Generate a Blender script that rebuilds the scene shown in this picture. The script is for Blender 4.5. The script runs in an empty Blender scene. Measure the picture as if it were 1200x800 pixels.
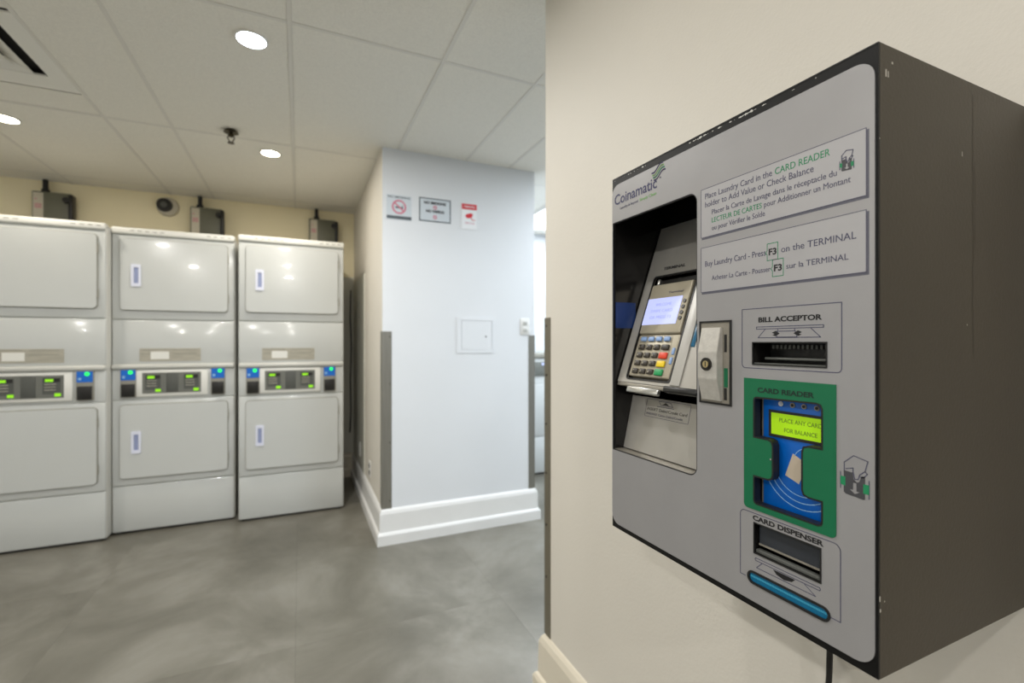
import bpy, bmesh, math, random
from mathutils import Matrix, Vector
random.seed(7)
sc = bpy.context.scene
COL = sc.collection
R = math.radians

# ------------------------------------------------------------------ camera
cd = bpy.data.cameras.new('camera'); cam = bpy.data.objects.new('camera', cd); COL.objects.link(cam)
cam.location = (0, 0, 1.23)
cam.rotation_euler = (R(90), 0, -math.atan(249/551))
cd.sensor_width = 36; cd.lens = 551*36/1200
cd.shift_y = 2/1200
cd.clip_start = .02
cd.dof.use_dof = True; cd.dof.focus_distance = .60; cd.dof.aperture_fstop = 4.5
sc.camera = cam

# ------------------------------------------------------------------ world and exposure
w = bpy.data.worlds.new('world'); sc.world = w; w.use_nodes = True
w.node_tree.nodes['Background'].inputs[0].default_value = (.9, .93, 1, 1)
w.node_tree.nodes['Background'].inputs[1].default_value = .05
sc.view_settings.view_transform = 'Standard'; sc.view_settings.look = 'None'
sc.view_settings.gamma = 1; sc.view_settings.use_curve_mapping = False
sc.view_settings.exposure = 0.40

WARM = (1.0, .93, .82); NEUT = (1.0, .98, .95); COOL = (.82, .91, 1.0)
CEIL = 2.43

def area(name, loc, sx, sy, energy, color, shape='DISK', spread=180):
    l = bpy.data.lights.new(name, 'AREA'); l.shape = shape; l.size = sx
    if shape == 'RECTANGLE': l.size_y = sy
    l.energy = energy; l.color = color; l.spread = R(spread)
    o = bpy.data.objects.new(name, l); COL.objects.link(o); o.location = loc
    return o
# downlights: (x, y, watts, colour)
DOWN = [(-.173, 2.115, 16, NEUT), (-.168, 3.33, 5, WARM), (-1.43, 3.40, 3.5, WARM),
        (-.17, .75, 3, NEUT), (-.17, -.6, 6.5, NEUT), (-.17, -2.0, 18, NEUT),
        (-1.50, -1.2, 17, NEUT), (-1.50, .6, 12, NEUT), (-2.6, 2.1, 7, WARM)]
for x, y, e, c in DOWN:
    area('downlight_lamp', (x, y, CEIL-.012), .10, .10, e, c, spread=180)
# flat cool side-room ceiling panels; the second is added to light the white wall
PANELS = [(1.96, 3.18, 2.55, 4.38), (1.35, .13, 1.93, 1.32), (1.96, 1.96, 2.55, 3.16)]
PANEL_W = [12, 24, 20]
for (x0, y0, x1, y1), e in zip(PANELS, PANEL_W):
    area('panel_lamp', ((x0+x1)/2, (y0+y1)/2, CEIL-.025), x1-x0-.06, y1-y0-.06, e, COOL, 'RECTANGLE')

# ------------------------------------------------------------------ materials
def lin(c):
    return tuple(((v/255)/12.92 if v/255 <= .04045 else ((v/255+.055)/1.055)**2.4) for v in c)
def mat(name, rgb, rough=.5, metal=0, noise=0, nscale=8, bump=0, bscale=60, emit=None, estr=0, spec=.5, coat=0, stretch=None, rnoise=0, detail=5):
    m = bpy.data.materials.new(name); m.use_nodes = True
    nt = m.node_tree; n = nt.nodes; b = n['Principled BSDF']; L = nt.links.new
    c = lin(rgb)
    b.inputs['Base Color'].default_value = (*c, 1)
    b.inputs['Roughness'].default_value = rough; b.inputs['Metallic'].default_value = metal
    b.inputs['Specular IOR Level'].default_value = spec
    b.inputs['Coat Weight'].default_value = coat
    geo = n.new('ShaderNodeNewGeometry'); src = geo.outputs['Position']
    if stretch:
        mp = n.new('ShaderNodeMapping'); mp.inputs['Scale'].default_value = stretch
        L(src, mp.inputs[0]); src = mp.outputs[0]
    if noise or rnoise:
        t = n.new('ShaderNodeTexNoise'); t.inputs['Scale'].default_value = nscale; t.inputs['Detail'].default_value = detail
        L(src, t.inputs['Vector'])
        if noise:
            r = n.new('ShaderNodeMapRange'); r.inputs['From Min'].default_value = .3; r.inputs['From Max'].default_value = .7
            r.inputs['To Min'].default_value = 1-noise; r.inputs['To Max'].default_value = 1+noise
            L(t.outputs['Fac'], r.inputs['Value'])
            x = n.new('ShaderNodeVectorMath'); x.operation = 'SCALE'; x.inputs[0].default_value = c
            L(r.outputs[0], x.inputs['Scale']); L(x.outputs[0], b.inputs['Base Color'])
        if rnoise:
            r2 = n.new('ShaderNodeMapRange'); r2.inputs['To Min'].default_value = max(0, rough-rnoise); r2.inputs['To Max'].default_value = rough+rnoise
            L(t.outputs['Fac'], r2.inputs['Value']); L(r2.outputs[0], b.inputs['Roughness'])
    if bump:
        t2 = n.new('ShaderNodeTexNoise'); t2.inputs['Scale'].default_value = bscale; t2.inputs['Detail'].default_value = 4
        L(src, t2.inputs['Vector'])
        bp = n.new('ShaderNodeBump'); bp.inputs['Strength'].default_value = bump; bp.inputs['Distance'].default_value = .002
        L(t2.outputs['Fac'], bp.inputs['Height']); L(bp.outputs[0], b.inputs['Normal'])
    if emit:
        b.inputs['Emission Color'].default_value = (*lin(emit), 1); b.inputs['Emission Strength'].default_value = estr
    return m
M = {}
M['paint_cream'] = mat('cream wall paint', (222, 217, 206), .55, noise=.015, nscale=3, bump=.25, bscale=160, spec=.3)
M['paint_back'] = mat('tan back wall paint', (254, 243, 208), .6, noise=.02, nscale=3, bump=.2, bscale=160, spec=.3)
M['paint_white'] = mat('white wall paint', (226, 229, 232), .5, noise=.012, nscale=3, bump=.25, bscale=160, spec=.3)
M['trim_white'] = mat('white trim paint', (232, 232, 230), .35, noise=.015, nscale=9)
M['trim_cream'] = mat('cream trim paint', (222, 214, 196), .35, noise=.015, nscale=9)
M['frp'] = mat('grey wall panel', (214, 213, 202), .35, noise=.03, nscale=6, bump=.3, bscale=120)
M['ceil_tile'] = mat('mineral fibre tile', (244, 241, 231), .9, noise=.05, nscale=170, bump=.9, bscale=230, spec=.1)
M['ceil_bar'] = mat('ceiling grid paint', (232, 229, 220), .6)
M['ceil_void'] = mat('ceiling void', (60, 58, 52), .9)
M['vent_white'] = mat('vent enamel', (238, 236, 228), .5)
M['dark_void'] = mat('duct darkness', (20, 19, 18), .8)
M['light_ring'] = mat('downlight ring enamel', (235, 233, 225), .4)
M['lens_warm'] = mat('warm lamp lens', (255, 255, 255), .4, emit=(255, 238, 212), estr=14)
M['lens_cool'] = mat('cool lamp lens', (255, 255, 255), .4, emit=(226, 238, 255), estr=18)
M['panel_glow'] = mat('panel lens', (255, 255, 255), .4, emit=(238, 245, 255), estr=3)
M['enamel'] = mat('white appliance enamel', (204, 207, 205), .16, noise=.01, nscale=4, coat=.3)
M['enamel_side'] = mat('white appliance enamel side', (206, 206, 200), .3, noise=.01, nscale=4)
M['enamel_bright'] = mat('bezel plastic', (232, 232, 226), .35)
M['gasket'] = mat('grey door gasket', (150, 148, 138), .6)
M['gap_dark'] = mat('dark toe gap', (36, 36, 38), .7)
M['steel_label'] = mat('brushed label plate', (182, 178, 164), .35, .35, noise=.12, nscale=14, stretch=(1, 1, 9))
M['grey_pl'] = mat('grey control plastic', (112, 114, 108), .45, noise=.03, nscale=40)
M['dgrey_pl'] = mat('dark grey control plastic', (86, 88, 84), .5)
M['lime'] = mat('lime display', (120, 190, 30), .4, emit=(140, 215, 20), estr=.55)
M['green_led'] = mat('green lamp', (40, 220, 90), .4, emit=(40, 240, 90), estr=1.0)
M['reader_blue'] = mat('blue reader face', (20, 100, 190), .35, noise=.05, nscale=60, emit=(10, 90, 190), estr=.12)
M['black_pl'] = mat('black plastic', (30, 29, 27), .4, noise=.08, nscale=30)
M['black_gloss'] = mat('black gloss paint', (26, 25, 24), .18, noise=.08, nscale=20)
M['handle_w'] = mat('white handle plastic', (226, 230, 246), .35)
M['handle_in'] = mat('handle recess', (150, 160, 196), .5)
M['switch_grey'] = mat('grey switch box enamel', (108, 108, 92), .45, noise=.04, nscale=14)
M['label_w'] = mat('paper label', (205, 198, 180), .6)
M['alu'] = mat('brushed aluminium', (150, 148, 140), .42, .75, noise=.07, nscale=30, stretch=(3, 3, .15))
M['alu_tan'] = mat('weathered aluminium', (128, 122, 106), .42, .55, noise=.08, nscale=30, stretch=(3, 3, .15))
M['screw'] = mat('dark screw head', (60, 58, 54), .4, .7)
M['outlet_w'] = mat('outlet plastic', (226, 226, 222), .4)
M['brass_dark'] = mat('dark bronze', (66, 60, 44), .35, .8)
M['cable'] = mat('black cable rubber', (24, 23, 22), .5)
# machine
M['plate'] = mat('silver print sheet', (160, 159, 160), .38, .3, noise=.02, nscale=18, spec=.4, rnoise=.05)
M['panel_print'] = mat('pale panel print', (172, 171, 173), .4, .25, noise=.015, nscale=20)
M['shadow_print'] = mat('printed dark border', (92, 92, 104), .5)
M['navy'] = mat('navy ink', (38, 38, 84), .5)
M['ink'] = mat('blue grey ink', (74, 74, 98), .5)
M['black_ink'] = mat('black ink', (18, 18, 22), .5)
M['green_ink'] = mat('green ink', (20, 132, 84), .5)
M['lime_ink'] = mat('lime ink', (110, 172, 84), .5)
M['green_pl'] = mat('green reader surround', (0, 104, 66), .42, noise=.02, nscale=30)
M['red_ink'] = mat('red ink', (214, 40, 52), .5)
M['pink_ink'] = mat('faded red ink', (206, 120, 140), .5)
M['grey_ink'] = mat('dark grey ink', (88, 96, 102), .5)
M['black_rub'] = mat('black rubber edge', (22, 22, 22), .45)
M['reader_face'] = mat('bright blue reader', (0, 92, 182), .35, noise=.03, nscale=50, emit=(0, 96, 190), estr=.05)
M['beige_pl'] = mat('beige card print', (202, 188, 168), .5)
M['arc_ink'] = mat('pale blue ink', (150, 196, 232), .5)
M['lcd'] = mat('lime reader screen', (165, 215, 10), .35, emit=(168, 224, 8), estr=.18)
M['lcd_ink'] = mat('lcd characters', (110, 150, 30), .5)
M['silver_pl'] = mat('silver painted bracket', (176, 173, 166), .38, .45, noise=.04, nscale=22)
M['champagne'] = mat('champagne terminal plastic', (176, 168, 148), .4, .3, noise=.02, nscale=60)
M['light_pl'] = mat('light side strip', (186, 184, 178), .42, .2, noise=.02, nscale=30)
M['screen'] = mat('pale lit screen', (190, 198, 240), .2, emit=(186, 196, 255), estr=.35)
M['screen_ink'] = mat('screen characters', (150, 156, 222), .4, emit=(140, 150, 230), estr=.5)
M['key_black'] = mat('dark key', (52, 46, 38), .4)
M['key_ink'] = mat('key legend', (196, 190, 170), .5)
M['key_blue'] = mat('pale blue key', (136, 166, 212), .4)
M['key_red'] = mat('red key', (222, 66, 34), .4)
M['key_yellow'] = mat('yellow key', (238, 204, 24), .4)
M['key_green'] = mat('green key', (20, 150, 84), .4)
M['teal_led'] = mat('teal light bar', (0, 88, 122), .3, noise=.12, nscale=300, emit=(0, 130, 176), estr=.07)
M['teal_line'] = mat('teal light line', (60, 150, 180), .3, emit=(90, 200, 225), estr=.1)
M['steel'] = mat('worn lock steel', (196, 193, 186), .4, .35, noise=.07, nscale=140, bump=.15, bscale=300)
M['steel_d'] = mat('darker lock steel', (150, 145, 134), .4, .4, noise=.06, nscale=100)
M['brass'] = mat('brass key plug', (206, 188, 140), .35, .8)
M['flap'] = mat('smoked flap', (50, 54, 60), .22, noise=.05, nscale=30)
M['chrome'] = mat('clip steel', (196, 196, 192), .25, .8)
M['blue_patch'] = mat('blue patch', (6, 46, 104), .4)
M['scratch'] = mat('scratch in paint', (48, 42, 34), .5)
M['chip'] = mat('paint chip', (186, 182, 174), .5)

def floor_mat():
    m = mat('grey cement tile', (146, 143, 134), .36, bump=.05, bscale=40)
    nt = m.node_tree; n = nt.nodes; L = nt.links.new; b = n['Principled BSDF']
    geo = n.new('ShaderNodeNewGeometry')
    oi = n.new('ShaderNodeObjectInfo')
    add = n.new('ShaderNodeVectorMath'); add.operation = 'MULTIPLY_ADD'
    L(oi.outputs['Random'], add.inputs[0]); add.inputs[1].default_value = (.2, .25, 0); L(geo.outputs['Position'], add.inputs[2])
    t = n.new('ShaderNodeTexNoise'); t.inputs['Scale'].default_value = 1.7; t.inputs['Detail'].default_value = 9; t.inputs['Roughness'].default_value = .62; t.inputs['Distortion'].default_value = .5
    L(add.outputs[0], t.inputs['Vector'])
    cr = n.new('ShaderNodeValToRGB'); e = cr.color_ramp.elements
    e[0].position = .30; e[0].color = (*lin((92, 89, 79)), 1); e[1].position = .72; e[1].color = (*lin((142, 139, 130)), 1)
    mid = cr.color_ramp.elements.new(.5); mid.color = (*lin((114, 111, 101)), 1)
    L(t.outputs['Fac'], cr.inputs[0]); L(cr.outputs[0], b.inputs['Base Color'])
    return m
M['floor'] = floor_mat()

def housing_mat():      # taupe painted steel; chipped along the top front edge
    m = mat('taupe painted steel', (52, 44, 30), .42, noise=.07, nscale=7, bump=.1, bscale=260)
    return m
M['housing'] = housing_mat()
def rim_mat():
    m = mat('black rim with chips and highlight', (22, 21, 20), .5, spec=.25)
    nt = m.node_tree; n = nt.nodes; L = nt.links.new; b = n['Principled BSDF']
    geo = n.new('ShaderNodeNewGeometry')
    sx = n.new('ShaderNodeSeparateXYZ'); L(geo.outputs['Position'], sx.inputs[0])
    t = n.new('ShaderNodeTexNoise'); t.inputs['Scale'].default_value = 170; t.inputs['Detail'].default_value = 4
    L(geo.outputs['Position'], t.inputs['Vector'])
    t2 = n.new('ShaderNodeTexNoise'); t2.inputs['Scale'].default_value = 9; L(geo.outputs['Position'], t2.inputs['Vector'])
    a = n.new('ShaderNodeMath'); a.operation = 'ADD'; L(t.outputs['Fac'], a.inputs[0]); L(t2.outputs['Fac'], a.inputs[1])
    # band just below the top edge: knocked-off paint plus a painted edge highlight
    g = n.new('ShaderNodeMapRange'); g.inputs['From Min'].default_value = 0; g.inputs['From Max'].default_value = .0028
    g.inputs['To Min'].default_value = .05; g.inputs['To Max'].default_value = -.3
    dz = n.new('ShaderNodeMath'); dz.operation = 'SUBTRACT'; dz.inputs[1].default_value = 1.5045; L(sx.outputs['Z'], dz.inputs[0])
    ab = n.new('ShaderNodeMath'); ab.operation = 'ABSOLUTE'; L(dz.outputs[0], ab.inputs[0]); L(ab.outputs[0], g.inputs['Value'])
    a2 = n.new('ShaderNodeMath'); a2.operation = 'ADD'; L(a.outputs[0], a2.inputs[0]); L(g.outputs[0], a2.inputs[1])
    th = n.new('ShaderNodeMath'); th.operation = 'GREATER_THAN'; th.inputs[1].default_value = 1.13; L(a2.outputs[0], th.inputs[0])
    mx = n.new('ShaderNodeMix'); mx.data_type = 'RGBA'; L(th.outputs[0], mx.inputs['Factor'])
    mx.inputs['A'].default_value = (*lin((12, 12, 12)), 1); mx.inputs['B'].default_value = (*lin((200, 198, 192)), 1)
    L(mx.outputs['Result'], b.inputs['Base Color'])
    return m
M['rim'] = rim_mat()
M['deep_black'] = mat('deep black rubber', (10, 10, 10), .35)

# ------------------------------------------------------------------ helpers
def link(name, me, m, parent=None):
    o = bpy.data.objects.new(name, me); COL.objects.link(o)
    if m is not None and not me.materials: me.materials.append(M[m] if isinstance(m, str) else m)
    if parent: o.parent = parent
    return o
def empty(name, loc=(0, 0, 0), rz=0, parent=None):
    o = bpy.data.objects.new(name, None); COL.objects.link(o); o.location = loc; o.rotation_euler = (0, 0, rz)
    o.empty_display_size = .05
    if parent: o.parent = parent
    return o
def tag(o, label=None, cat=None, group=None, kind=None):
    if label: o['label'] = label
    if cat: o['category'] = cat
    if group: o['group'] = group
    if kind: o['kind'] = kind
    return o
def add_box(bm, b, r=0, seg=2):
    x0, x1, y0, y1, z0, z1 = b
    res = bmesh.ops.create_cube(bm, size=1)
    vs = res['verts']
    for v in vs:
        v.co = Vector(((x0+x1)/2+v.co.x*(x1-x0), (y0+y1)/2+v.co.y*(y1-y0), (z0+z1)/2+v.co.z*(z1-z0)))
    if r:
        es = list({e for v in vs for e in v.link_edges})
        bmesh.ops.bevel(bm, geom=es, offset=r, segments=seg, affect='EDGES', profile=.5)
def box(name, m, b, r=0, parent=None, seg=2):
    bm = bmesh.new(); add_box(bm, b, r, seg)
    return done(name, bm, m, parent, r > 0)
def boxes(name, m, bs, r=0, parent=None):
    bm = bmesh.new()
    for b in bs: add_box(bm, b, r)
    return done(name, bm, m, parent, r > 0)
def done(name, bm, m, parent=None, smooth=False):
    me = bpy.data.meshes.new(name); bm.normal_update(); bm.to_mesh(me); bm.free()
    if smooth:
        for p in me.polygons: p.use_smooth = True
        try: me.set_sharp_from_angle(angle=R(50))
        except Exception: pass
    return link(name, me, m, parent)
def rrp(x0, z0, x1, z1, r=0, n=5, corners=(1, 1, 1, 1)):
    # rounded rectangle outline, corners: bl, br, tr, tl
    out = []
    for i, (cx, cz, a) in enumerate(((x0, z0, 180), (x1, z0, 270), (x1, z1, 0), (x0, z1, 90))):
        if r and corners[i]:
            ox = cx+(r if i in (0, 3) else -r); oz = cz+(r if i in (0, 1) else -r)
            for k in range(n+1):
                t = R(a+90*k/n); out.append((ox+r*math.cos(t), oz+r*math.sin(t)))
        else: out.append((cx, cz))
    return out
def circ(cx, cz, r, n=20):
    return [(cx+r*math.cos(2*math.pi*k/n), cz+r*math.sin(2*math.pi*k/n)) for k in range(n)]
def curve_mesh(cu):
    o = bpy.data.objects.new('tmp', cu); COL.objects.link(o)
    dg = bpy.context.evaluated_depsgraph_get(); dg.update()
    me = bpy.data.meshes.new_from_object(o.evaluated_get(dg))
    bpy.data.objects.remove(o); bpy.data.curves.remove(cu)
    me.materials.clear()
    return me
def sheet(name, m, outer, holes, y0, y1, parent=None):
    """flat sheet in the XZ plane with holes, thickness from y0 to y1"""
    cu = bpy.data.curves.new('c', 'CURVE'); cu.dimensions = '2D'; cu.fill_mode = 'BOTH'; cu.extrude = abs(y1-y0)/2
    for pts in [outer]+list(holes):
        s = cu.splines.new('POLY'); s.points.add(len(pts)-1); s.use_cyclic_u = True
        for p, (x, z) in zip(s.points, pts): p.co = (x, z, 0, 1)
    me = curve_mesh(cu)
    me.transform(Matrix.Translation((0, (y0+y1)/2, 0)) @ Matrix.Rotation(R(90), 4, 'X'))
    me.name = name
    return link(name, me, m, parent)
def tube(name, m, pts, r, parent=None, res=3):
    cu = bpy.data.curves.new('c', 'CURVE'); cu.dimensions = '3D'; cu.bevel_depth = r; cu.bevel_resolution = res; cu.use_fill_caps = True
    s = cu.splines.new('POLY'); s.points.add(len(pts)-1)
    for p, q in zip(s.points, pts): p.co = (*q, 1)
    me = curve_mesh(cu); me.name = name
    for p in me.polygons: p.use_smooth = True
    return link(name, me, m, parent)
def add_cyl(bm, c, r, d, axis='Y', seg=24, r2=None):
    mt = Matrix.Translation(c)
    if axis == 'Y': mt = mt @ Matrix.Rotation(R(90), 4, 'X')
    if axis == 'X': mt = mt @ Matrix.Rotation(R(90), 4, 'Y')
    bmesh.ops.create_cone(bm, cap_ends=True, segments=seg, radius1=r, radius2=r if r2 is None else r2, depth=d, matrix=mt)
def cyl(name, m, c, r, d, axis='Y', parent=None, seg=24, r2=None):
    bm = bmesh.new(); add_cyl(bm, c, r, d, axis, seg, r2)
    return done(name, bm, m, parent, True)
def strokes(name, m, lines, wd, y, parent=None):
    """printed lines: thin flat ribbons in the XZ plane"""
    bm = bmesh.new()
    for pl in lines:
        for (x0, z0), (x1, z1) in zip(pl, pl[1:]):
            dx, dz = x1-x0, z1-z0; l = math.hypot(dx, dz) or 1e-6
            nx, nz = -dz/l*wd/2, dx/l*wd/2; ex, ez = dx/l*wd*.3, dz/l*wd*.3
            q = [(x0-ex+nx, z0-ez+nz), (x1+ex+nx, z1+ez+nz), (x1+ex-nx, z1+ez-nz), (x0-ex-nx, z0-ez-nz)]
            vs = [bm.verts.new((a, y, b)) for a, b in q]
            f = bm.faces.new(vs)
    bmesh.ops.recalc_face_normals(bm, faces=bm.faces)
    return done(name, bm, m, parent)
def ring(name, m, x0, z0, x1, z1, wd, r, y, parent=None, corners=(1, 1, 1, 1), th=.00015):
    return sheet(name, m, rrp(x0, z0, x1, z1, r, corners=corners), [rrp(x0+wd, z0+wd, x1-wd, z1-wd, max(r-wd, 0), corners=corners)], y-th, y, parent)
_cap = {}
def text(name, m, s, x0, z0, cap, width, y, parent=None, bold=0, rot=0):
    """lettering as thin raised print; cap = capital height, width = total width (0: natural)"""
    def mk(st):
        cu = bpy.data.curves.new('t', 'FONT'); cu.body = st; cu.size = 1; cu.extrude = 0.002; cu.resolution_u = 3
        cu.offset = bold
        return curve_mesh(cu)
    if bold not in _cap:
        h = mk('H'); _cap[bold] = max(v.co.y for v in h.vertices)-min(v.co.y for v in h.vertices); bpy.data.meshes.remove(h)
    me = mk(s); k = cap/_cap[bold]
    xs = [v.co.x for v in me.vertices]; xa, xb = min(xs), max(xs)
    kx = (width/(xb-xa)) if width else k
    for v in me.vertices:
        v.co = Vector(((v.co.x-xa)*kx, -v.co.z*.05, v.co.y*k))
    if rot: me.transform(Matrix.Rotation(rot, 4, 'Y'))
    me.transform(Matrix.Translation((x0, y, z0)))
    me.name = name
    return link(name, me, m, parent)
def copy_tree(o, parent=None):
    c = o.copy(); COL.objects.link(c)
    if parent: c.parent = parent
    for ch in [k for k in o.children]: copy_tree(ch, c)
    return c

# ================================================================== SETTING
def struct(o): o['kind'] = 'structure'; return o
# floor tiles
floor = struct(box('floor', 'gap_dark', (-3.2, 3.4, -4.2, 4.75, -.05, -.0035)))
T = .905
me_cache = {}
def slab(name, m, x0, x1, y0, y1, z0, z1, parent, gap=0, bev=0):
    x0 += gap; x1 -= gap; y0 += gap; y1 -= gap
    key = (m, round(x1-x0, 3), round(y1-y0, 3))
    if key not in me_cache:
        bm = bmesh.new(); add_box(bm, (-(x1-x0)/2, (x1-x0)/2, -(y1-y0)/2, (y1-y0)/2, -(z1-z0)/2, (z1-z0)/2), bev, 1)
        me = bpy.data.meshes.new(name); bm.normal_update(); bm.to_mesh(me); bm.free(); me.materials.append(M[m]); me_cache[key] = me
    o = bpy.data.objects.new(name, me_cache[key]); COL.objects.link(o); o.parent = parent
    o.location = ((x0+x1)/2, (y0+y1)/2, (z0+z1)/2)
    return o
fx = [-3.2]+[-.015+T*k for k in range(-3, 4)]+[3.4]
fy = [-4.2]+[2.10+T*k for k in range(-6, 3)]+[4.75]
for a, b in zip(fx, fx[1:]):
    for c, d in zip(fy, fy[1:]):
        slab('floor_tile', 'floor', a, b, c, d, -.0035, 0, floor, .0003)
# ceiling: grid bars + tiles
ceiling = struct(box('ceiling', 'ceil_void', (-3.2, 3.4, -4.2, 4.75, CEIL+.03, CEIL+.08)))
cx = [-3.2, -2.78, -2.17, -1.56, -.95, -.645, -.035, .56, 1.0, 1.31, 1.95, 2.56, 3.2]
cy = [-4.2, -2.93, -1.71, -.49, .73, 1.95, 3.17, 4.39, 4.62]
bars = []
# (the added panel at x 1.35 hangs just under the grid, surface mounted)
for x in cx[1:-1]: bars.append((x-.008, x+.008, -4.15, 4.6, CEIL, CEIL+.03))
for y in cy[1:-1]: bars.append((-3.15, 3.2, y-.008, y+.008, CEIL+.0005, CEIL+.03))
grid = boxes('ceiling_grid', 'ceil_bar', bars, 0, ceiling)
for i, (a, b) in enumerate(zip(cx, cx[1:])):
    for c, d in zip(cy, cy[1:]):
        if (a, c) == (-1.56, 1.95):
            for c2, d2 in ((1.95, 2.30), (2.932, 3.17)):
                slab('ceiling_tile', 'ceil_tile', a, b, c2, d2, CEIL+.004, CEIL+.02, ceiling, .0087)
            continue
        if (a == 1.95 and c in (1.95, 3.17)): continue
        slab('ceiling_tile', 'ceil_tile', a, b, c, d, CEIL+.0015+random.random()*.0015, CEIL+.02, ceiling, .0087)
# one tile sits slightly askew: its dark edge shows
# walls
struct(box('wall_rear', 'paint_white', (1.0, 3.4, 4.6, 4.75, 0, CEIL+.05)))
struct(box('wall_back', 'paint_back', (-3.2, 1.0, 4.6, 4.75, 0, CEIL+.05)))
struct(box('wall_left', 'paint_white', (-3.2, -3.05, -4.1, 4.6, 0, CEIL+.03)))
struct(box('wall_front', 'paint_white', (-3.05, 3.25, -4.2, -4.1, 0, CEIL+.03)))
struct(box('wall_right', 'paint_white', (3.2, 3.4, -4.1, 4.6, 0, CEIL+.03)))
NX, NY = .785, 1.452
struct(box('wall_near', 'paint_cream', (NX, NX+.14, -4.1, NY, 0, CEIL+.03)))
PX0, PX1, PY = .462, 1.505, 2.95
def pillar():
    bm = bmesh.new(); add_box(bm, (PX0, PX1, PY, 4.6, 0, CEIL+.03))
    o = done('wall_center', bm, 'paint_cream'); o.data.materials.append(M['paint_white'])
    for p in o.data.polygons:
        if p.normal.y < -.5 or p.normal.x > .5: p.material_index = 1  # cooler white here puts the side room's bluish light into the paint
    return struct(o)
pillar()
# base boards: profile extruded along the wall run
PROF = [(0, 0), (.034, 0), (.034, .060), (.028, .071), (.020, .076), (.018, .184), (.012, .202), (.004, .212), (0, .214)]
def baseboard(name, m, pts):
    """pts: path along the wall foot; board offset to the LEFT of travel direction"""
    bm = bmesh.new(); n = len(pts); rows = []
    for i, p in enumerate(pts):
        def nrm(a, b):
            d = Vector((b[0]-a[0], b[1]-a[1])).normalized(); return Vector((-d.y, d.x))
        if i == 0: nn = nrm(pts[0], pts[1]); k = 1
        elif i == n-1: nn = nrm(pts[-2], pts[-1]); k = 1
        else:
            n1 = nrm(pts[i-1], p); n2 = nrm(p, pts[i+1]); nn = (n1+n2).normalized(); k = 1/max(.3, nn.dot(n1))
        rows.append([bm.verts.new((p[0]+nn.x*d*k, p[1]+nn.y*d*k, z)) for d, z in PROF])
    for a, b in zip(rows, rows[1:]):
        for j in range(len(PROF)-1): bm.faces.new((a[j], a[j+1], b[j+1], b[j]))
    bm.faces.new(rows[0]); bm.faces.new(list(reversed(rows[-1])))
    bmesh.ops.recalc_face_normals(bm, faces=bm.faces)
    return struct(done(name, bm, m))
baseboard('baseboard_center', 'trim_white', [(PX0, 4.6), (PX0, PY), (PX1, PY), (PX1, 4.6)][::-1])
baseboard('baseboard_near', 'trim_cream', [(NX, -4.1), (NX, NY), (NX+.14, NY), (NX+.14, -4.1)])
baseboard('baseboard_back', 'trim_cream', [(PX0, 4.6), (-3.05, 4.6)])
baseboard('baseboard_side', 'trim_white', [(3.2, 4.6), (PX1, 4.6)])
# grey wall panels in the dryer alcove
struct(box('trim_1', 'frp', (-.35, PX0-.004, 4.592, 4.6, .214, 1.84)))
struct(box('trim_2', 'frp', (PX0-.007, PX0, 3.79, 4.591, .214, 1.77)))

# ------------------------------------------------------------------ corner guards
def guard(pts2d, z0, z1, label, m, screws):
    """L-shaped angle from 2-D outline, extruded"""
    bm = bmesh.new()
    lo = [bm.verts.new((x, y, z0)) for x, y in pts2d]; hi = [bm.verts.new((x, y, z1)) for x, y in pts2d]
    n = len(pts2d)
    for i in range(n): bm.faces.new((lo[i], lo[(i+1) % n], hi[(i+1) % n], hi[i]))
    bm.faces.new(lo[::-1]); bm.faces.new(hi)
    bmesh.ops.recalc_face_normals(bm, faces=bm.faces)
    o = done('corner_guard', bm, m); tag(o, label, 'corner guard')
    for c, ax in screws: cyl('screw', 'screw', c, .004, .002, ax, o, 12)
    return o
t = .003
guard([(PX0-t, PY-t), (PX0+.056, PY-t), (PX0+.056, PY), (PX0, PY), (PX0, PY+.056), (PX0-t, PY+.056)], .205, 1.303,
      'grey metal corner guard on the left edge of the white wall with signs', 'alu',
      [((PX0+.045, PY-t-.0005, z), 'Y') for z in (.26, .62, .98, 1.27)])
guard([(PX1+t, PY-t), (PX1-.046, PY-t), (PX1-.046, PY), (PX1, PY), (PX1, PY+.046), (PX1+t, PY+.046)], .205, 1.285,
      'grey metal corner guard on the right edge of the white wall, below the outlet', 'alu', [])
guard([(NX-t, NY+t), (NX-t, NY-.036), (NX, NY-.036), (NX, NY), (NX+.036, NY), (NX+.036, NY+t)], .216, 1.318,
      'tall brownish metal corner guard on the edge of the nearest cream wall', 'alu_tan',
      [((NX-t-.0005, NY-.012, z), 'X') for z in (1.29, 1.12, .95, .78, .60, .42)])

# ------------------------------------------------------------------ ceiling fixtures
def downlight(x, y, cool, label, group=None):
    e = empty('ceiling_light', (x, y, CEIL)); tag(e, label, 'ceiling light', group)
    bm = bmesh.new()
    n = 32
    ra, rb = .062, .052
    v = [[bm.verts.new((r*math.cos(2*math.pi*k/n), r*math.sin(2*math.pi*k/n), z)) for k in range(n)] for r, z in ((ra, .003), (ra-.003, -.006), (rb, -.006), (rb, .003))]
    for a, b in zip(v, v[1:]):
        for k in range(n): bm.faces.new((a[k], b[k], b[(k+1) % n], a[(k+1) % n]))
    done('trim_ring', bm, 'light_ring', e, True)
    cyl('lens', 'lens_cool' if cool else 'lens_warm', (0, 0, -.002), rb, .004, 'Z', e, 32)
    return e
labs = ['round ceiling downlight with a bluish glow, nearest above the room', 'round warm ceiling downlight beside the sprinkler head',
        'round warm ceiling downlight at the left edge, past the air vent']
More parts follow.
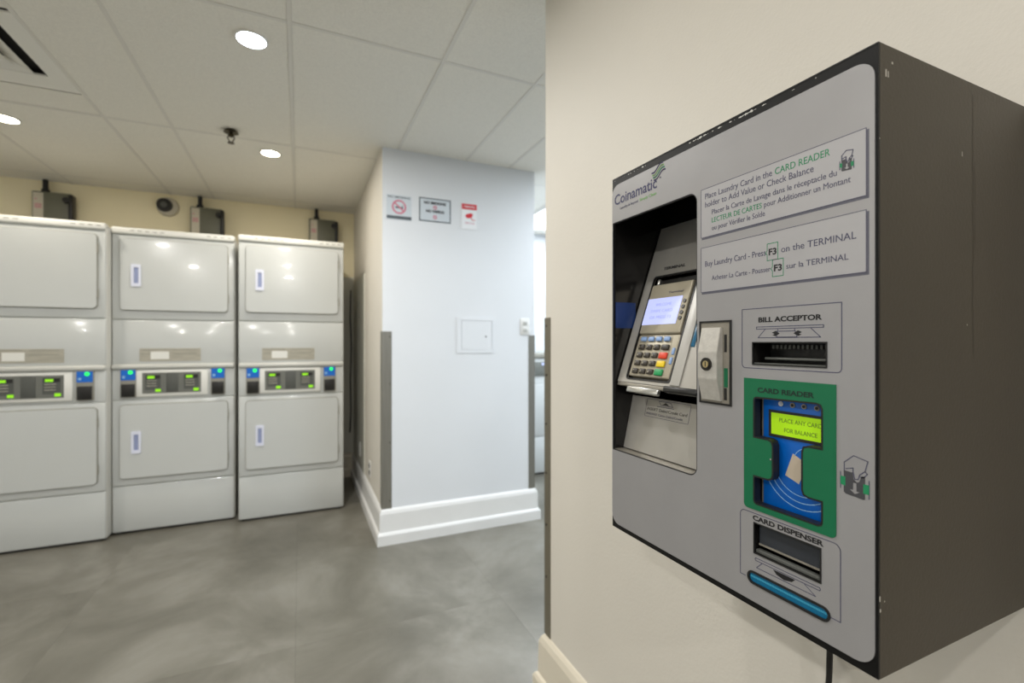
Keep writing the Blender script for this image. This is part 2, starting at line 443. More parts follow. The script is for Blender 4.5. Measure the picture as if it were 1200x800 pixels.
hid = ['round ceiling downlight just ahead of the camera, above the picture', 'round ceiling downlight just behind the camera',
       'round ceiling downlight far behind the camera in the row nearest the card machine', 'round ceiling downlight behind the camera in the left row',
       'round ceiling downlight left of the camera, above the picture', 'round ceiling downlight by the left wall, outside the picture']
for i, (x, y, e_, c) in enumerate(DOWN):
    if i < 3: downlight(x, y, i == 0, labs[i], 'round recessed ceiling downlights')
    else: downlight(x, y, c == COOL, hid[i-3], 'round recessed ceiling downlights')
pl = ['bright white ceiling light panel glimpsed beyond the white wall with signs',
      'added unseen ceiling light panel behind the near cream wall, lighting the white wall', 'flat white ceiling light panel hidden right of the white wall']
for (x0, y0, x1, y1), l in zip(PANELS, pl):
    e = empty('light_panel', ((x0+x1)/2, (y0+y1)/2, CEIL)); tag(e, l, 'ceiling light')
    a, b = (x1-x0)/2, (y1-y0)/2
    boxes('frame', 'light_ring', [(-a, a, -b, -b+.025, -.014, .01), (-a, a, b-.025, b, -.014, .01), (-a, -a+.025, -b, b, -.014, .01), (a-.025, a, -b, b, -.014, .01)], 0, e)
    box('lens', 'panel_glow', (-a+.024, a-.024, -b+.024, b-.024, -.010, .008), 0, e)
# square air diffuser
ev = empty('air_vent', (-1.258, 2.608, CEIL)); tag(ev, 'square white air diffuser in the ceiling at the upper left corner', 'air vent')
def sq_frustum(bm, r0, z0, r1, z1):
    lo = [bm.verts.new((sx*r0, sy*r0, z0)) for sx, sy in ((-1, -1), (1, -1), (1, 1), (-1, 1))]
    hi = [bm.verts.new((sx*r1, sy*r1, z1)) for sx, sy in ((-1, -1), (1, -1), (1, 1), (-1, 1))]
    for i in range(4): bm.faces.new((lo[i], lo[(i+1) % 4], hi[(i+1) % 4], hi[i]))
bm = bmesh.new()
H = .303; I = .231
for b in ((-H, H, -H, -I+0, -.004, .004), (-H, H, I-.057, H, -.004, .004), (-H, -I, -I, I-.057, -.004, .004), (I, H, -I, I-.057, -.004, .004)): add_box(bm, b)
done('frame', bm, 'vent_white', ev)
box('duct', 'dark_void', (-I, I, -I, I-.04, .022, .026), 0, ev)
for k, (ro, ri) in enumerate(((.188, .12), (.135, .06), (.075, .02))):
    bm = bmesh.new(); sq_frustum(bm, ro, -.006, ri, .020+.001*k); sq_frustum(bm, ro-.002, -.006, ri-.002, .019)
    v = done('vane', bm, 'vent_white', ev); v.location = (0, -.022, 0)
# sprinkler
es = empty('sprinkler_head', (-.352, 3.07, CEIL)); tag(es, 'small dark sprinkler head hanging from the ceiling', 'sprinkler')
cyl('escutcheon', 'brass_dark', (0, 0, -.007), .038, .012, 'Z', es, 28, .030)
cyl('stem', 'brass_dark', (0, 0, -.024), .010, .026, 'Z', es, 16)
tube('frame_arm', 'brass_dark', [(-.011, 0, -.026), (-.017, 0, -.045), (-.006, 0, -.064), (0, 0, -.068)], .003, es)
tube('frame_arm', 'brass_dark', [(.011, 0, -.026), (.017, 0, -.045), (.006, 0, -.064), (0, 0, -.068)], .003, es)
cyl('deflector', 'brass_dark', (0, 0, -.071), .017, .003, 'Z', es, 16)
# ceiling-tile edge that shows dark (tile hanging a little lower)
# round black wall fixture (camera/vent) high on back wall
er = empty('wall_fixture', (-.985, 4.6, 2.335)); tag(er, 'small round black fixture with pale rim high on the back wall', 'wall fixture')
cyl('rim', 'label_w', (.018, -.012, -.008), .078, .024, 'Y', er, 32, .070)
cyl('face', 'black_pl', (0, -.034, 0), .055, .028, 'Y', er, 28, .05)
cyl('hub', 'dgrey_pl', (0, -.05, 0), .022, .006, 'Y', er, 20)

# ------------------------------------------------------------------ switch boxes over the dryers
def switch_box():
    e = empty('switch_box', (0, 0, 0))
    box('body', 'switch_grey', (0, .222, -.085, 0, -.26, 0), .006, e)
    box('cover', 'switch_grey', (.004, .218, -.092, -.084, -.255, -.006), .003, e)
    box('paper_label', 'label_w', (.010, .066, -.0935, -.0915, -.24, -.012), 0, e)
    strokes('printed_lines', 'pink_ink', [[(.02, -.12+.012*k), (.056, -.12+.012*k)] for k in range(3)]+[[(.02, -.06), (.03, -.06)]], .006, -.0938, e)['kind'] = 'stuff'
    box('conduit', 'gap_dark', (.048, .076, -.06, -.032, -.0, .097), .005, e)
    cyl('conduit_fitting', 'gap_dark', (.062, -.046, .012), .024, .022, 'Z', e, 16)
    lv = box('switch_lever', 'black_pl', (.213, .238, -.12, -.06, -.21, -.015), .006, e)
    cyl('lever_knob', 'black_pl', (.200, -.108, -.055), .02, .03, 'Y', e, 16)
    return e
sb = switch_box()
spots = [(-1.76, 'leftmost', 'grey electrical switch box on the back wall above the leftmost dryer stack'),
         (-.803, 'mid', 'grey electrical switch box on the back wall above the middle dryer stack'),
         (.077, 'right', 'grey electrical switch box on the back wall above the rightmost dryer stack')]
for i, (x, _, l) in enumerate(spots):
    o = sb if i == 0 else copy_tree(sb)
    o.location = (x, 4.6, 2.333); tag(o, l, 'switch box', 'electrical switch boxes above the dryers')

# ------------------------------------------------------------------ stacked dryers (front faces -Y, x right)
W = .683; HT = 1.975
def dryer():
    e = empty('stacked_dryer')
    D = .70
    box('base', 'gap_dark', (.02, W-.02, .03, D-.02, 0, .02), 0, e)
    box('kick_panel', 'enamel', (.004, W-.004, .004, .06, .014, .307), .008, e)
    bd = box('cabinet', 'enamel_side', (0, W, .012, D, .014, HT-.01), .006, e)
    box('lower_front', 'enamel', (.003, W-.003, 0, .05, .311, .862), .008, e)
    box('upper_front', 'enamel', (.003, W-.003, 0, .05, 1.384, HT-.045), .008, e)
    box('lint_panel', 'enamel', (.003, W-.003, .002, .05, 1.092, 1.380), .008, e)
    box('top_trim', 'enamel_bright', (0, W, -.014, .05, HT-.043, HT), .010, e)
    strokes('top_mark', 'gasket', [[(.10+.04*k+(.22 if k > 4 else 0), HT-.02), (.12+.04*k+(.22 if k > 4 else 0), HT-.02)] for k in range(9)], .005, -.0143, e)['kind'] = 'stuff'
    # curved lip under the lint panel
    box('lip', 'enamel_side', (.002, W-.002, -.018, .05, 1.062, 1.094), .012, e, 3)
    # label plate
    lp = box('label_plate', 'steel_label', (.145, .482, -.001, .004, 1.112, 1.196), 0, e)
    strokes('printed_lines', 'gasket', [[(.155+.17*k, 1.186-.026*j), (.29+.17*k, 1.188-.026*j)] for k in range(2) for j in range(2)], .004, -.0012, lp)['kind'] = 'stuff'
    box('label_patch', 'enamel_bright', (.205, .305, -.0016, 0, 1.125, 1.175), 0, lp)
    # control strip
    box('control_strip', 'enamel', (.003, W-.003, .004, .05, .866, 1.062), .004, e)
    cp = box('control_bezel', 'enamel_bright', (.125, .525, -.010, .012, .880, 1.056), .008, e)
    pn = box('control_panel', 'grey_pl', (.163, .485, -.0125, -.008, .902, 1.038), 0, e)
    bs = []
    for x0 in (.178, .388):
        box('display_frame', 'dgrey_pl', (x0, x0+.084, -.0135, -.012, .925, 1.024), 0, pn)
        box('display_bezel', 'black_pl', (x0+.006, x0+.080, -.0140, -.013, .998, 1.020), 0, pn)
        box('display', 'lime', (x0+.012, x0+.05, -.0145, -.0135, 1.000, 1.016), 0, pn)
        box('start_button', 'lime', (x0+.055, x0+.084, -.0145, -.0135, .912, .930), 0, pn)
        strokes('panel_print', 'steel_label', [[(x0+.01, .985-.017*j), (x0+.06, .985-.017*j)] for j in range(3)], .004, -.0137, pn)
    box('panel_divider', 'dgrey_pl', (.292, .358, -.0145, -.012, .908, 1.034), .002, pn)
    # card readers left and right
    for x0 in (.052, .545):
        cr = box('card_reader', 'gasket', (x0-.003, x0+.080, -.012, .01, .880, 1.062), .004, e)
        box('reader_face', 'reader_blue', (x0, x0+.077, -.0145, -.011, .992, 1.058), 0, cr)
        box('reader_body', 'black_pl', (x0+.003, x0+.074, -.024, -.011, .886, .968), .003, cr)
        cyl('status_lamp', 'green_led', (x0+.050, -.0155, 1.042), .012, .003, 'Y', cr, 14)
        box('reader_logo', 'arc_ink', (x0+.008, x0+.022, -.0150, -.014, 1.005, 1.020), 0, cr)
    # doors
    for z0, z1, nm in ((1.445, 1.902, 'upper'), (.362, .832, 'lower')):
        d = sheet('door', 'enamel', rrp(.048, z0, .640, z1, .022), [], -.016, -.002, e)
        bv = d.modifiers.new('bevel', 'BEVEL'); bv.width = .004; bv.segments = 2; bv.limit_method = 'ANGLE'
        for p in d.data.polygons: p.use_smooth = False
        sheet('gasket', 'gasket', rrp(.044, z0-.004, .644, z1+.004, .026), [], -.006, 0, d)
        zc = z0+.167+.055 if nm == 'upper' else z0+.228
        hd = sheet('handle', 'handle_w', rrp(.106, zc-.072, .158, zc+.072, .008), [rrp(.120, zc-.05, .145, zc+.052, .005)], -.022, -.015, d)
        box('handle_recess', 'handle_in', (.121, .144, -.0175, -.0155, zc-.05, zc+.052), 0, d)
        for zz in (z0+.09, z1-.09): box('hinge', 'gasket', (.6405, .648, -.016, -.004, zz-.03, zz+.03), 0, d)
    return e
d1 = dryer(); d2 = copy_tree(d1); d3 = copy_tree(d1)
d1.location = (-1.0945-W, 3.70, 0); d2.location = (-.410-W, 3.78, 0); d3.location = (-.383, 3.705, 0)
g = 'stacked white dryers along the back wall'
tag(d1, 'leftmost white stacked dryer, cut off by the left edge of the picture', 'dryer', g)
tag(d2, 'middle white stacked dryer, set slightly back between the other two', 'dryer', g)
tag(d3, 'rightmost white stacked dryer, beside the alcove wall', 'dryer', g)

# power cable hanging in the alcove corner
o = tube('power_cable', 'cable', [(PX0-.03, 4.57, 1.72), (PX0-.035, 4.565, 1.45), (PX0-.025, 4.57, 1.2), (PX0-.035, 4.56, .9), (PX0-.03, 4.55, .6), (PX0-.045, 4.50, .42)], .006)
tag(o, 'dark cable hanging down the alcove corner behind the rightmost dryer', 'cable')

# outlets on the alcove side wall
def outlet(loc, rz, label, dark=False):
    e = empty('wall_outlet', loc, rz); tag(e, label, 'outlet')
    box('cover_plate', 'outlet_w', (-.036, .036, -.006, 0, -.058, .058), .003, e)
    for dz in (.024, -.024):
        s = box('socket', 'black_pl' if dark else 'enamel_side', (-.017, .017, -.009, -.005, dz-.015, dz+.015), .003, e)
        strokes('slot', 'gap_dark', [[(-.006, dz-.004), (-.006, dz+.006)], [(.006, dz-.004), (.006, dz+.006)], [(0, dz-.010), (0, dz-.008)]], .003, -.0092, s)
    return e
outlet((PX0, 3.49, .33), R(-90), 'wall outlet with dark sockets low on the cream alcove side wall', True)
outlet((PX0-.007, 4.05, .36), R(-90), 'white wall outlet low on the grey panel deep in the alcove')
outlet((1.431, PY, 1.345), 0, 'white wall outlet near the right edge of the white wall, above the corner guard')

# access panel on the white wall
ea = empty('access_panel', (.935, PY, 1.165)); tag(ea, 'white square access panel with keyhole in the white wall', 'access panel')
a_w, a_h = .255, .235
sheet('frame', 'paint_white', rrp(0, 0, a_w, a_h), [rrp(.032, .02, a_w-.006, a_h-.02)], -.004, 0, ea)
box('panel_door', 'paint_white', (.035, a_w-.009, -.003, 0, .023, a_h-.023), 0, ea)
cyl('keyhole', 'screw', (a_w-.05, -.0035, .11), .005, .003, 'Y', ea, 12)

# ------------------------------------------------------------------ signs
def sign(x0, z0, wd, ht, label, m='paint_white', th=.003):
    e = empty('wall_sign', (x0, PY, z0)); tag(e, label, 'sign')
    box('board', m, (0, wd, -th, 0, 0, ht), 0, e)
    return e
M['sign_pale'] = mat('pale sign face', (206, 214, 220), .4)
M['sign_white'] = mat('white sign face', (236, 238, 240), .4)
s = sign(.487, 1.995, .152, .152, 'small square no-smoking sign with red ring, leftmost of the three signs', 'sign_pale')
text('lettering', 'grey_ink', 'NO SMOKING', .008, .134, .012, .136, -.0036, s, .02)
box('printed_bar', 'grey_ink', (0, .152, -.0034, -.003, .004, .024), 0, s)
sheet('red_ring', 'pink_ink', circ(.076, .080, .044, 32), [circ(.076, .080, .034, 32)], -.0036, -.003, s)
strokes('red_slash', 'pink_ink', [[(.048, .104), (.104, .056)]], .009, -.0038, s)
strokes('cigarette', 'grey_ink', [[(.055, .076), (.098, .076)]], .010, -.0035, s)
strokes('smoke', 'grey_ink', [[(.098, .083), (.100, .090), (.094, .094)]], .003, -.0035, s)
s = sign(.688, 2.005, .207, .150, 'white rectangular sign with dark border reading no smoking, no vaping', 'sign_pale')
ring('border', 'grey_ink', 0, 0, .207, .150, .007, 0, -.003, s, th=.0005)
text('lettering', 'black_ink', 'NO SMOKING', .032, .112, .018, .143, -.0036, s, .05)
text('lettering', 'black_ink', 'NO VAPING', .044, .059, .018, .119, -.0036, s, .05)
for zz in (.085, .024): sheet('red_mark', 'pink_ink', circ(.103, zz+.007, .013, 20), [circ(.103, zz+.007, .008, 20)], -.0036, -.003, s); strokes('red_mark', 'pink_ink', [[(.095, zz+.014), (.111, zz)]], .004, -.0037, s)
s = sign(.970, 1.982, .104, .168, 'white notice with red header and red camera symbol, rightmost of the three signs', 'sign_white')
box('header', 'red_ink', (.0, .104, -.0036, -.003, .130, .166), 0, s)
text('lettering', 'sign_white', 'WARNING', .014, .142, .013, .076, -.0040, s, .02)
sheet('camera_symbol', 'red_ink', [(.024, .084), (.036, .072), (.058, .074), (.072, .082), (.078, .100), (.062, .108), (.030, .096)], [], -.0036, -.003, s)
strokes('camera_symbol', 'red_ink', [[(.064, .076), (.072, .064), (.090, .062)]], .005, -.0036, s)
text('lettering', 'pink_ink', 'VIDEO IN USE', .020, .036, .010, .066, -.0036, s, .01)

# ------------------------------------------------------------------ washer glimpsed in the side room
wz = empty('washing_machine', (1.72, 3.9, 0)); tag(wz, 'white washing machine glimpsed between the white wall and the near wall', 'washing machine')
box('base', 'gap_dark', (.02, .66, .03, .64, 0, .02), 0, wz)
box('cabinet', 'enamel', (0, .68, .006, .66, .015, 1.09), .008, wz)
box('front_panel', 'enamel', (.004, .676, -.002, .02, .36, .845), .006, wz)
box('kick_panel', 'enamel', (.004, .676, 0, .02, .02, .354), .006, wz)
box('control_panel', 'grey_pl', (.004, .676, -.008, .02, .925, 1.055), .004, wz)
cyl('status_lamp', 'screen', (.355, -.009, 1.035), .012, .006, 'Y', wz, 14)
box('top', 'gasket', (-.003, .683, -.01, .665, 1.09, 1.135), .008, wz)
cyl('door', 'steel_label', (.42+.1, -.004, .6), .14, .02, 'Y', wz, 32)

# ================================================================== THE CARD MACHINE
# local frame: x right along the face, z up, y into the wall; millimetres
k = .001
MW, MH, MD = 405, 590, 299
mach = empty('payment_machine', (.486, .6614, .9188), R(-90))
tag(mach, 'dark wall-mounted laundry card machine with silver printed front, on the near cream wall', 'payment machine')
def mb(*a): return tuple(v*k for v in a)
def P(pts): return [(a*k, b*k) for a, b in pts]
def RR(x0, z0, x1, z1, r=0, corners=(1, 1, 1, 1), n=6): return rrp(x0*k, z0*k, x1*k, z1*k, r*k, n, corners)
y_sk = 1.5
# shell
boxes('housing', 'housing', [mb(0, 3, 4, MD, 0, MH), mb(MW-3, MW, 4, MD, 0, MH), mb(3, MW-3, 4, MD, MH-3, MH), mb(3, MW-3, 4, MD, 0, 3), mb(3, MW-3, MD-4, MD, 3, MH-3)], 0, mach)
H_term = RR(2.5, 131, 189, 515, 14, (0, 1, 1, 0))
H_bill = RR(274, 286.5, 359, 312)
OPEN = [(279, 249), (349, 250), (354, 248.5), (356, 244), (356, 202), (341, 202), (336.5, 200.5), (335, 196), (335, 156), (336.5, 152), (341, 150.5), (356, 150.5), (356, 128), (354.5, 124.5), (351, 123), (279, 123), (276, 124.5), (275, 128), (275, 157), (294, 157), (297.5, 158.5), (299, 162), (299, 195), (297.5, 199), (294, 200.5), (275, 200.5), (275, 244), (276, 247.5)]
def inset(pts, d, sign=1):
    out = []
    n = len(pts)
    for i in range(n):
        p0 = Vector(pts[i-1]); p = Vector(pts[i]); p1 = Vector(pts[(i+1) % n])
        a = (p-p0).normalized(); b = (p1-p).normalized()
        na = Vector((-a.y, a.x)); nb = Vector((-b.y, b.x)); nn = (na+nb).normalized(); kk = 1/max(.5, nn.dot(na))
        q = p+nn*d*sign*kk; out.append((q.x, q.y))
    return out
H_open = P(OPEN)
H_disp = RR(276, 66, 353, 101)
H_bar = RR(268.5, 30, 361.5, 42.5, 6.2)
HOLES = [H_term, H_bill, H_open, H_disp, H_bar]
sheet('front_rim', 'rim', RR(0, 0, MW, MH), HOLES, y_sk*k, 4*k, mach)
plate = sheet('front_plate', 'plate', RR(1.2, 8, 402.5, 577, 17), HOLES, 0, y_sk*k, mach)
# the rolled lip along the top edge
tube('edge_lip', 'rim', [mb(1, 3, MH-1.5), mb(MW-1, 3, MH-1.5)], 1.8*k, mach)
# recess walls
boxes('terminal_recess', 'black_gloss', [mb(3.2, 5, 4, 150, 128, 585), mb(190, 193, 4, 150, 128, 585), mb(3.2, 192, 112, 116, 505, 585), mb(3.2, 192, 4, 115, 583, 585), mb(3.2, 192, 4, 60, 124, 130)], 0, mach)
strokes_ = []
bd = box('recess_patch', 'blue_patch', mb(4.9, 5.6, 4, 46, 337, 381), 0, mach)  # flat blue patch on the inner side wall of the recess
ledge = box('recess_ledge', 'steel_d', mb(5, 189, 2, 30, 129.8, 132.5), 0, mach)
# opening edge trim of the recess
sheet('recess_edge', 'black_rub', H_term, [RR(3.4, 132.4, 187.8, 513.8, 13, (0, 1, 1, 0))], .2*k, 5*k, mach)

# --- sloped terminal bracket (own tilted frame, z=0 at its top, going down to -280)
TILT = R(-19.6)
def tilt_obj(o):
    o.location = mb(0, 101, 514); o.rotation_euler = (TILT, 0, 0); return o
br = tilt_obj(sheet('terminal_bracket', 'silver_pl', RR(8, -283, 189, 0, 0), [RR(29, -276, 128, -97, 5)], 0, 3*k, mach))
text('lettering', 'black_ink', 'TERMINAL', 45*k, -85*k, 5.2*k, 49*k, -.2*k, br, .03)
box('slot_back', 'black_pl', mb(26, 131, 18, 20, -279, -94), 0, br)
tri = strokes('f_key_sign', 'green_ink', [P(p) for p in ([(129, -152), (142, -152), (142, -180), (129, -180), (129, -170), (127.5, -167), (129, -164), (129, -152)],)], .7*k, -.25*k, br)
text('lettering', 'ink', 'F3', 130.5*k, -170*k, 7*k, 10*k, -.3*k, br, .01)
box('light_slit', 'teal_led', mb(151, 158, -1.2, .5, -221, -180), .8*k, br)
# raised right strip beside the terminal
st = tilt_obj(box('side_strip', 'light_pl', mb(131, 150, -2, .2, -281, -101), .6*k, mach))
bar = tilt_obj(box('lower_bar', 'deep_black', mb(124, 189, -6, 6, -292, -283), 2*k, mach))
clip = tilt_obj(box('card_clip', 'chrome', mb(40, 112, -3, 4, -299, -289), 1.5*k, mach))
tilt_obj(box('bracket_lip', 'steel_d', mb(8, 128, 1, 8, -289, -283), 1*k, mach))
# --- the terminal
term = empty('payment_terminal', mb(0, 101, 514), 0, mach); term.rotation_euler = (TILT, 0, 0)
tb = box('terminal_body', 'champagne', mb(33, 125, -4, 14, -200.5, -113), 3*k, term, 3)
tb2 = box('keypad_body', 'champagne', mb(34, 126, -2, 14, -272, -201.5), 2.5*k, term, 3)
box('printer_slot', 'black_pl', mb(46, 122, 2, 10, -112, -103), .8*k, term)
box('paper_roll', 'chrome', mb(37, 43, 0, 8, -112, -100), 2*k, term)
sc_ = box('screen', 'screen', mb(35, 112, -4.6, -3.5, -185, -139), 0, term)
text('lettering', 'ink', 'Terminal', 78*k, -132*k, 3.4*k, 32*k, -4.3*k, term, .01)
for r_, s_, x0_, w_ in ((0, 'WELCOME', 56, 36), (1, 'SWIPE CARD', 48, 50), (2, 'OR PRESS F3', 50, 48)):
    text('screen_text', 'screen_ink', s_, x0_*k, (-153-11*r_)*k, 5*k, w_*k, -4.8*k, term)
for tt in (148, 157.5, 167, 176): cyl('side_button', 'key_black', mb(118.5, -4.4, -tt), 3.2*k, 2.2*k, 'Y', term, 16)
ring('keypad_border', 'steel_d', 40*k, -271*k, 113*k, -204*k, .8*k, 2*k, -2.1*k, term)
def key(x, z, wd, ht, m, leg=None):
    kk_ = box('key', m, mb(x-wd/2, x+wd/2, -5.2, -1.5, z-ht/2, z+ht/2), 1.2*k, term)
    if leg: text('key_legend', 'key_ink', leg, (x-wd*.32)*k, (z-1.8)*k, 3.6*k, 0, -5.4*k, term)
    return kk_
kx = (50, 67.5, 85, 103)
for i, x in enumerate(kx): key(x, -209.5, 12.5, 7.5, 'key_blue')
rows_ = [('1', '2', '3'), ('4', '5', '6'), ('7', '8', '9'), ('*', '0', '#')]
for r_, (z, cl) in enumerate(zip((-223, -236.5, -250, -263.5), ('key_black', 'key_red', 'key_yellow', 'key_green'))):
    for i in range(3): key(kx[i]-.5, z, 12.5, 8.5, 'key_black', rows_[r_][i])
    key(103.5, z, 16.5 if r_ else 15, 10 if r_ else 8.5, cl)
for z in (-229, -244): box('side_tab', 'key_blue', mb(119, 124.5, -3.6, -1.5, z-5.5, z+5.5), 1*k, term)
# frame lips around the terminal slot
ring_o = tilt_obj(sheet('slot_edge', 'black_rub', RR(27.5, -278, 129.5, -95, 6), [RR(30, -275.5, 127, -98, 4)], -1.2*k, 1*k, mach))
# --- lower sloped panel with insert-card sticker
low = box('lower_panel', 'silver_pl', mb(6, 189, 0, 2, -90, 0), 0, mach); low.location = mb(0, 40, 222); low.rotation_euler = (R(-13), 0, 0)
ring('sticker_border', 'ink', 44*k, -31*k, 140*k, -2*k, .6*k, 2*k, -.1*k, low)
strokes('sticker_icon', 'ink', [P([(72, -4), (78, -10), (104, -10), (98, -4), (72, -4)]), P([(70, -12.5), (107, -12.5)])], .9*k, -.2*k, low)
sheet('sticker_arrow', 'black_ink', P([(80, -9), (96, -9), (88, -5)]), [], -.35*k, -.1*k, low)
text('lettering', 'black_ink', 'INSERT Debit/Credit Card', 48*k, -20.5*k, 4.6*k, 87*k, -.15*k, low)
text('lettering', 'ink', 'INSEREZ Carte Debit/Credit', 48*k, -27.5*k, 3.4*k, 80*k, -.15*k, low)

# --- lock
lk = sheet('lock_frame', 'black_rub', RR(194, 233, 244.5, 340), [RR(196, 235.5, 242, 337.5)], -1.5*k, .3*k, mach)
box('lock_recess', 'steel_d', mb(196, 242, -.6, .4, 235.5, 337.5), 0, mach)
bx = box('bolt_slot', 'black_pl', mb(234, 237.5, -1.0, -.4, 300, 322), 0, mach)
box('bolt_slot', 'green_pl', mb(233.5, 239, -1.0, -.4, 256, 280), 0, mach)
box('bolt_slot', 'black_pl', mb(233.5, 237.5, -1.0, -.4, 240, 255), 0, mach)
bm = bmesh.new()
prof = [(238, -.5), (238, -4), (266, -10.5), (300, -10.5), (331, -4), (331, -.5)]
A = [bm.verts.new(mb(200, y, z)) for z, y in prof]
B = [bm.verts.new(mb(231, y, z)) for z, y in prof]
n = len(prof)
for i in range(n-1): bm.faces.new((A[i], A[i+1], B[i+1], B[i]))
bm.faces.new(A); bm.faces.new(B[::-1])
bmesh.ops.bevel(bm, geom=[e for e in bm.edges], offset=.6*k, segments=2, affect='EDGES')
bmesh.ops.recalc_face_normals(bm, faces=bm.faces)
lb = done('lock_body', bm, 'steel', mach)
cyl('lock_ring', 'screw', mb(215, -11.5, 284.5), 8.2*k, 2.5*k, 'Y', lb, 28)
cyl('lock_ring', 'black_pl', mb(215, -12.3, 284.5), 6.6*k, 2.2*k, 'Y', lb, 28)
cyl('key_plug', 'brass', mb(216, -13.3, 284.5), 4.4*k, 1.8*k, 'Y', lb, 24)
box('keyway', 'black_pl', mb(215.5, 216.6, -14.5, -13.5, 281.3, 287.7), 0, lb)

# --- printed panels
def info_panel(x0, z0, x1, z1):
    p = box('info_panel', 'panel_print', mb(x0, x1, -.35, 0, z0, z1), 0, mach)
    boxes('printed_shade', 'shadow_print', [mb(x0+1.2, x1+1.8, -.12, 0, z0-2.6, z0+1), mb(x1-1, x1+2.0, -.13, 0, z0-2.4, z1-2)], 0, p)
    ring('panel_border', 'ink', x0*k, z0*k, x1*k, z1*k, .6*k, 0, -.36*k, p)
    return p
p1 = info_panel(196, 450, 396, 514)
Y = -.45*k
text('lettering', 'ink', 'Place Laundry Card in the', 203*k, 500*k, 7.2*k, 96*k, Y, p1)
text('lettering', 'green_ink', 'CARD READER', 302.5*k, 500*k, 7.2*k, 60*k, Y, p1)
text('lettering', 'ink', 'holder to Add Value or Check Balance', 203*k, 489*k, 7.2*k, 143*k, Y, p1)
text('lettering', 'ink', 'Placer la Carte de Lavage dans le réceptacle du', 214*k, 477.5*k, 6.2*k, 155*k, Y, p1)
text('lettering', 'green_ink', 'LECTEUR DE CARTES', 214*k, 467*k, 6.2*k, 72*k, Y, p1)
text('lettering', 'ink', 'pour Additionner un Montant', 289*k, 467*k, 6.2*k, 93*k, Y, p1)
text('lettering', 'ink', 'ou pour Vérifier le Solde', 214*k, 457*k, 6.2*k, 76*k, Y, p1)
p2 = info_panel(196, 378, 396, 437)
text('lettering', 'ink', 'Buy Laundry Card - Press', 203*k, 411.5*k, 7*k, 88*k, Y, p2)
text('lettering', 'ink', 'on the TERMINAL', 310*k, 411.5*k, 7*k, 77*k, Y, p2)
text('lettering', 'ink', 'Acheter La Carte - Pousser', 214*k, 392.5*k, 6*k, 83*k, Y, p2)
text('lettering', 'ink', 'sur la TERMINAL', 316*k, 392.5*k, 6*k, 64*k, Y, p2)
for x0_, z0_ in ((293, 405), (299.5, 386)):
    strokes('f_key_sign', 'green_ink', [P([(x0_, z0_), (x0_+13, z0_), (x0_+13, z0_+19), (x0_, z0_+19), (x0_, z0_+11.5), (x0_-2, z0_+9), (x0_, z0_+6.5), (x0_, z0_)])], .8*k, Y, p2)
    text('lettering', 'black_ink', 'F3', (x0_+1.8)*k, (z0_+6)*k, 7.5*k, 9.6*k, Y, p2, .03)

def hand_icon(x0, z0, s, y, par):
    """card pushed down into a holder by a hand; x0,z0 lower left, s = scale (mm per unit), 27 x 42 units"""
    q = lambda pts: [((x0+a*s)*k, (z0+b*s)*k) for a, b in pts]
    sheet('printed_card', 'grey_dark', q([(3, 3), (3, 24), (11, 23.5), (12, 17), (15, 15), (17, 16), (19, 22), (22, 22), (22, 1), (21, 0), (5, 1.5)]), [q([(11.5, 14), (11.5, 7), (8.5, 7), (13, 3.5), (17.5, 6), (14.5, 6.3), (14.5, 14)])], y-.1*k, y, par)
    sheet('printed_holder', 'green_ink', q([(0, 18), (4.5, 18), (4.5, 9), (0, 10)]), [], y-.14*k, y-.05*k, par)
    sheet('printed_holder', 'green_ink', q([(20.5, 15), (25.5, 15), (25.5, 6), (20.5, 6)]), [], y-.14*k, y-.05*k, par)
    strokes('printed_hand', 'ink', [q(p) for p in ([(3.5, 24), (3.5, 32), (12, 40), (24.5, 37), (22, 27), (17.5, 23), (16, 18), (13, 17.5), (11.5, 24), (11.5, 28), (5, 26)], [(22, 27), (24, 25), (21, 21), (18, 21)], [(0, 22), (0, 6)], [(25.5, 19), (25.5, 2)])], .9*k, y-.1*k, par)
M['grey_dark'] = mat('charcoal ink', (66, 66, 70), .5)
hand_icon(372, 479, .50*1.0, -.4*k, p1)
hi = empty('card_symbol', (0, 0, 0), 0, mach)
hand_icon(372.5, 163, 1.0, -.1*k, hi)

# --- logo
text('lettering', 'navy', 'Coinamatic', 8*k, 543.5*k, 17*k, 103*k, -.15*k, mach, .012)
text('lettering', 'ink', 'Laundry & Beyond', 23*k, 533.5*k, 4.2*k, 45*k, -.15*k, mach)
text('lettering', 'lime_ink', 'Simply Clean', 72*k, 533.5*k, 4.6*k, 38*k, -.15*k, mach)
text('lettering', 'ink', 'TM', 116*k, 555*k, 2.4*k, 4*k, -.15*k, mach)
wv = []
for j, c in enumerate(('navy', 'lime_ink', 'green_ink', 'navy')):
    pts = []
    x0_ = 100+j*1.6; z0_ = 571-j*3.9
    for i in range(13):
        t_ = i/12; pts.append(((x0_+t_*24), (z0_-3+t_*9+2.2*math.sin((t_-.5)*2*math.pi))))
    strokes('logo_wave', c, [P(pts)], 2.3*k, -.12*k, mach)

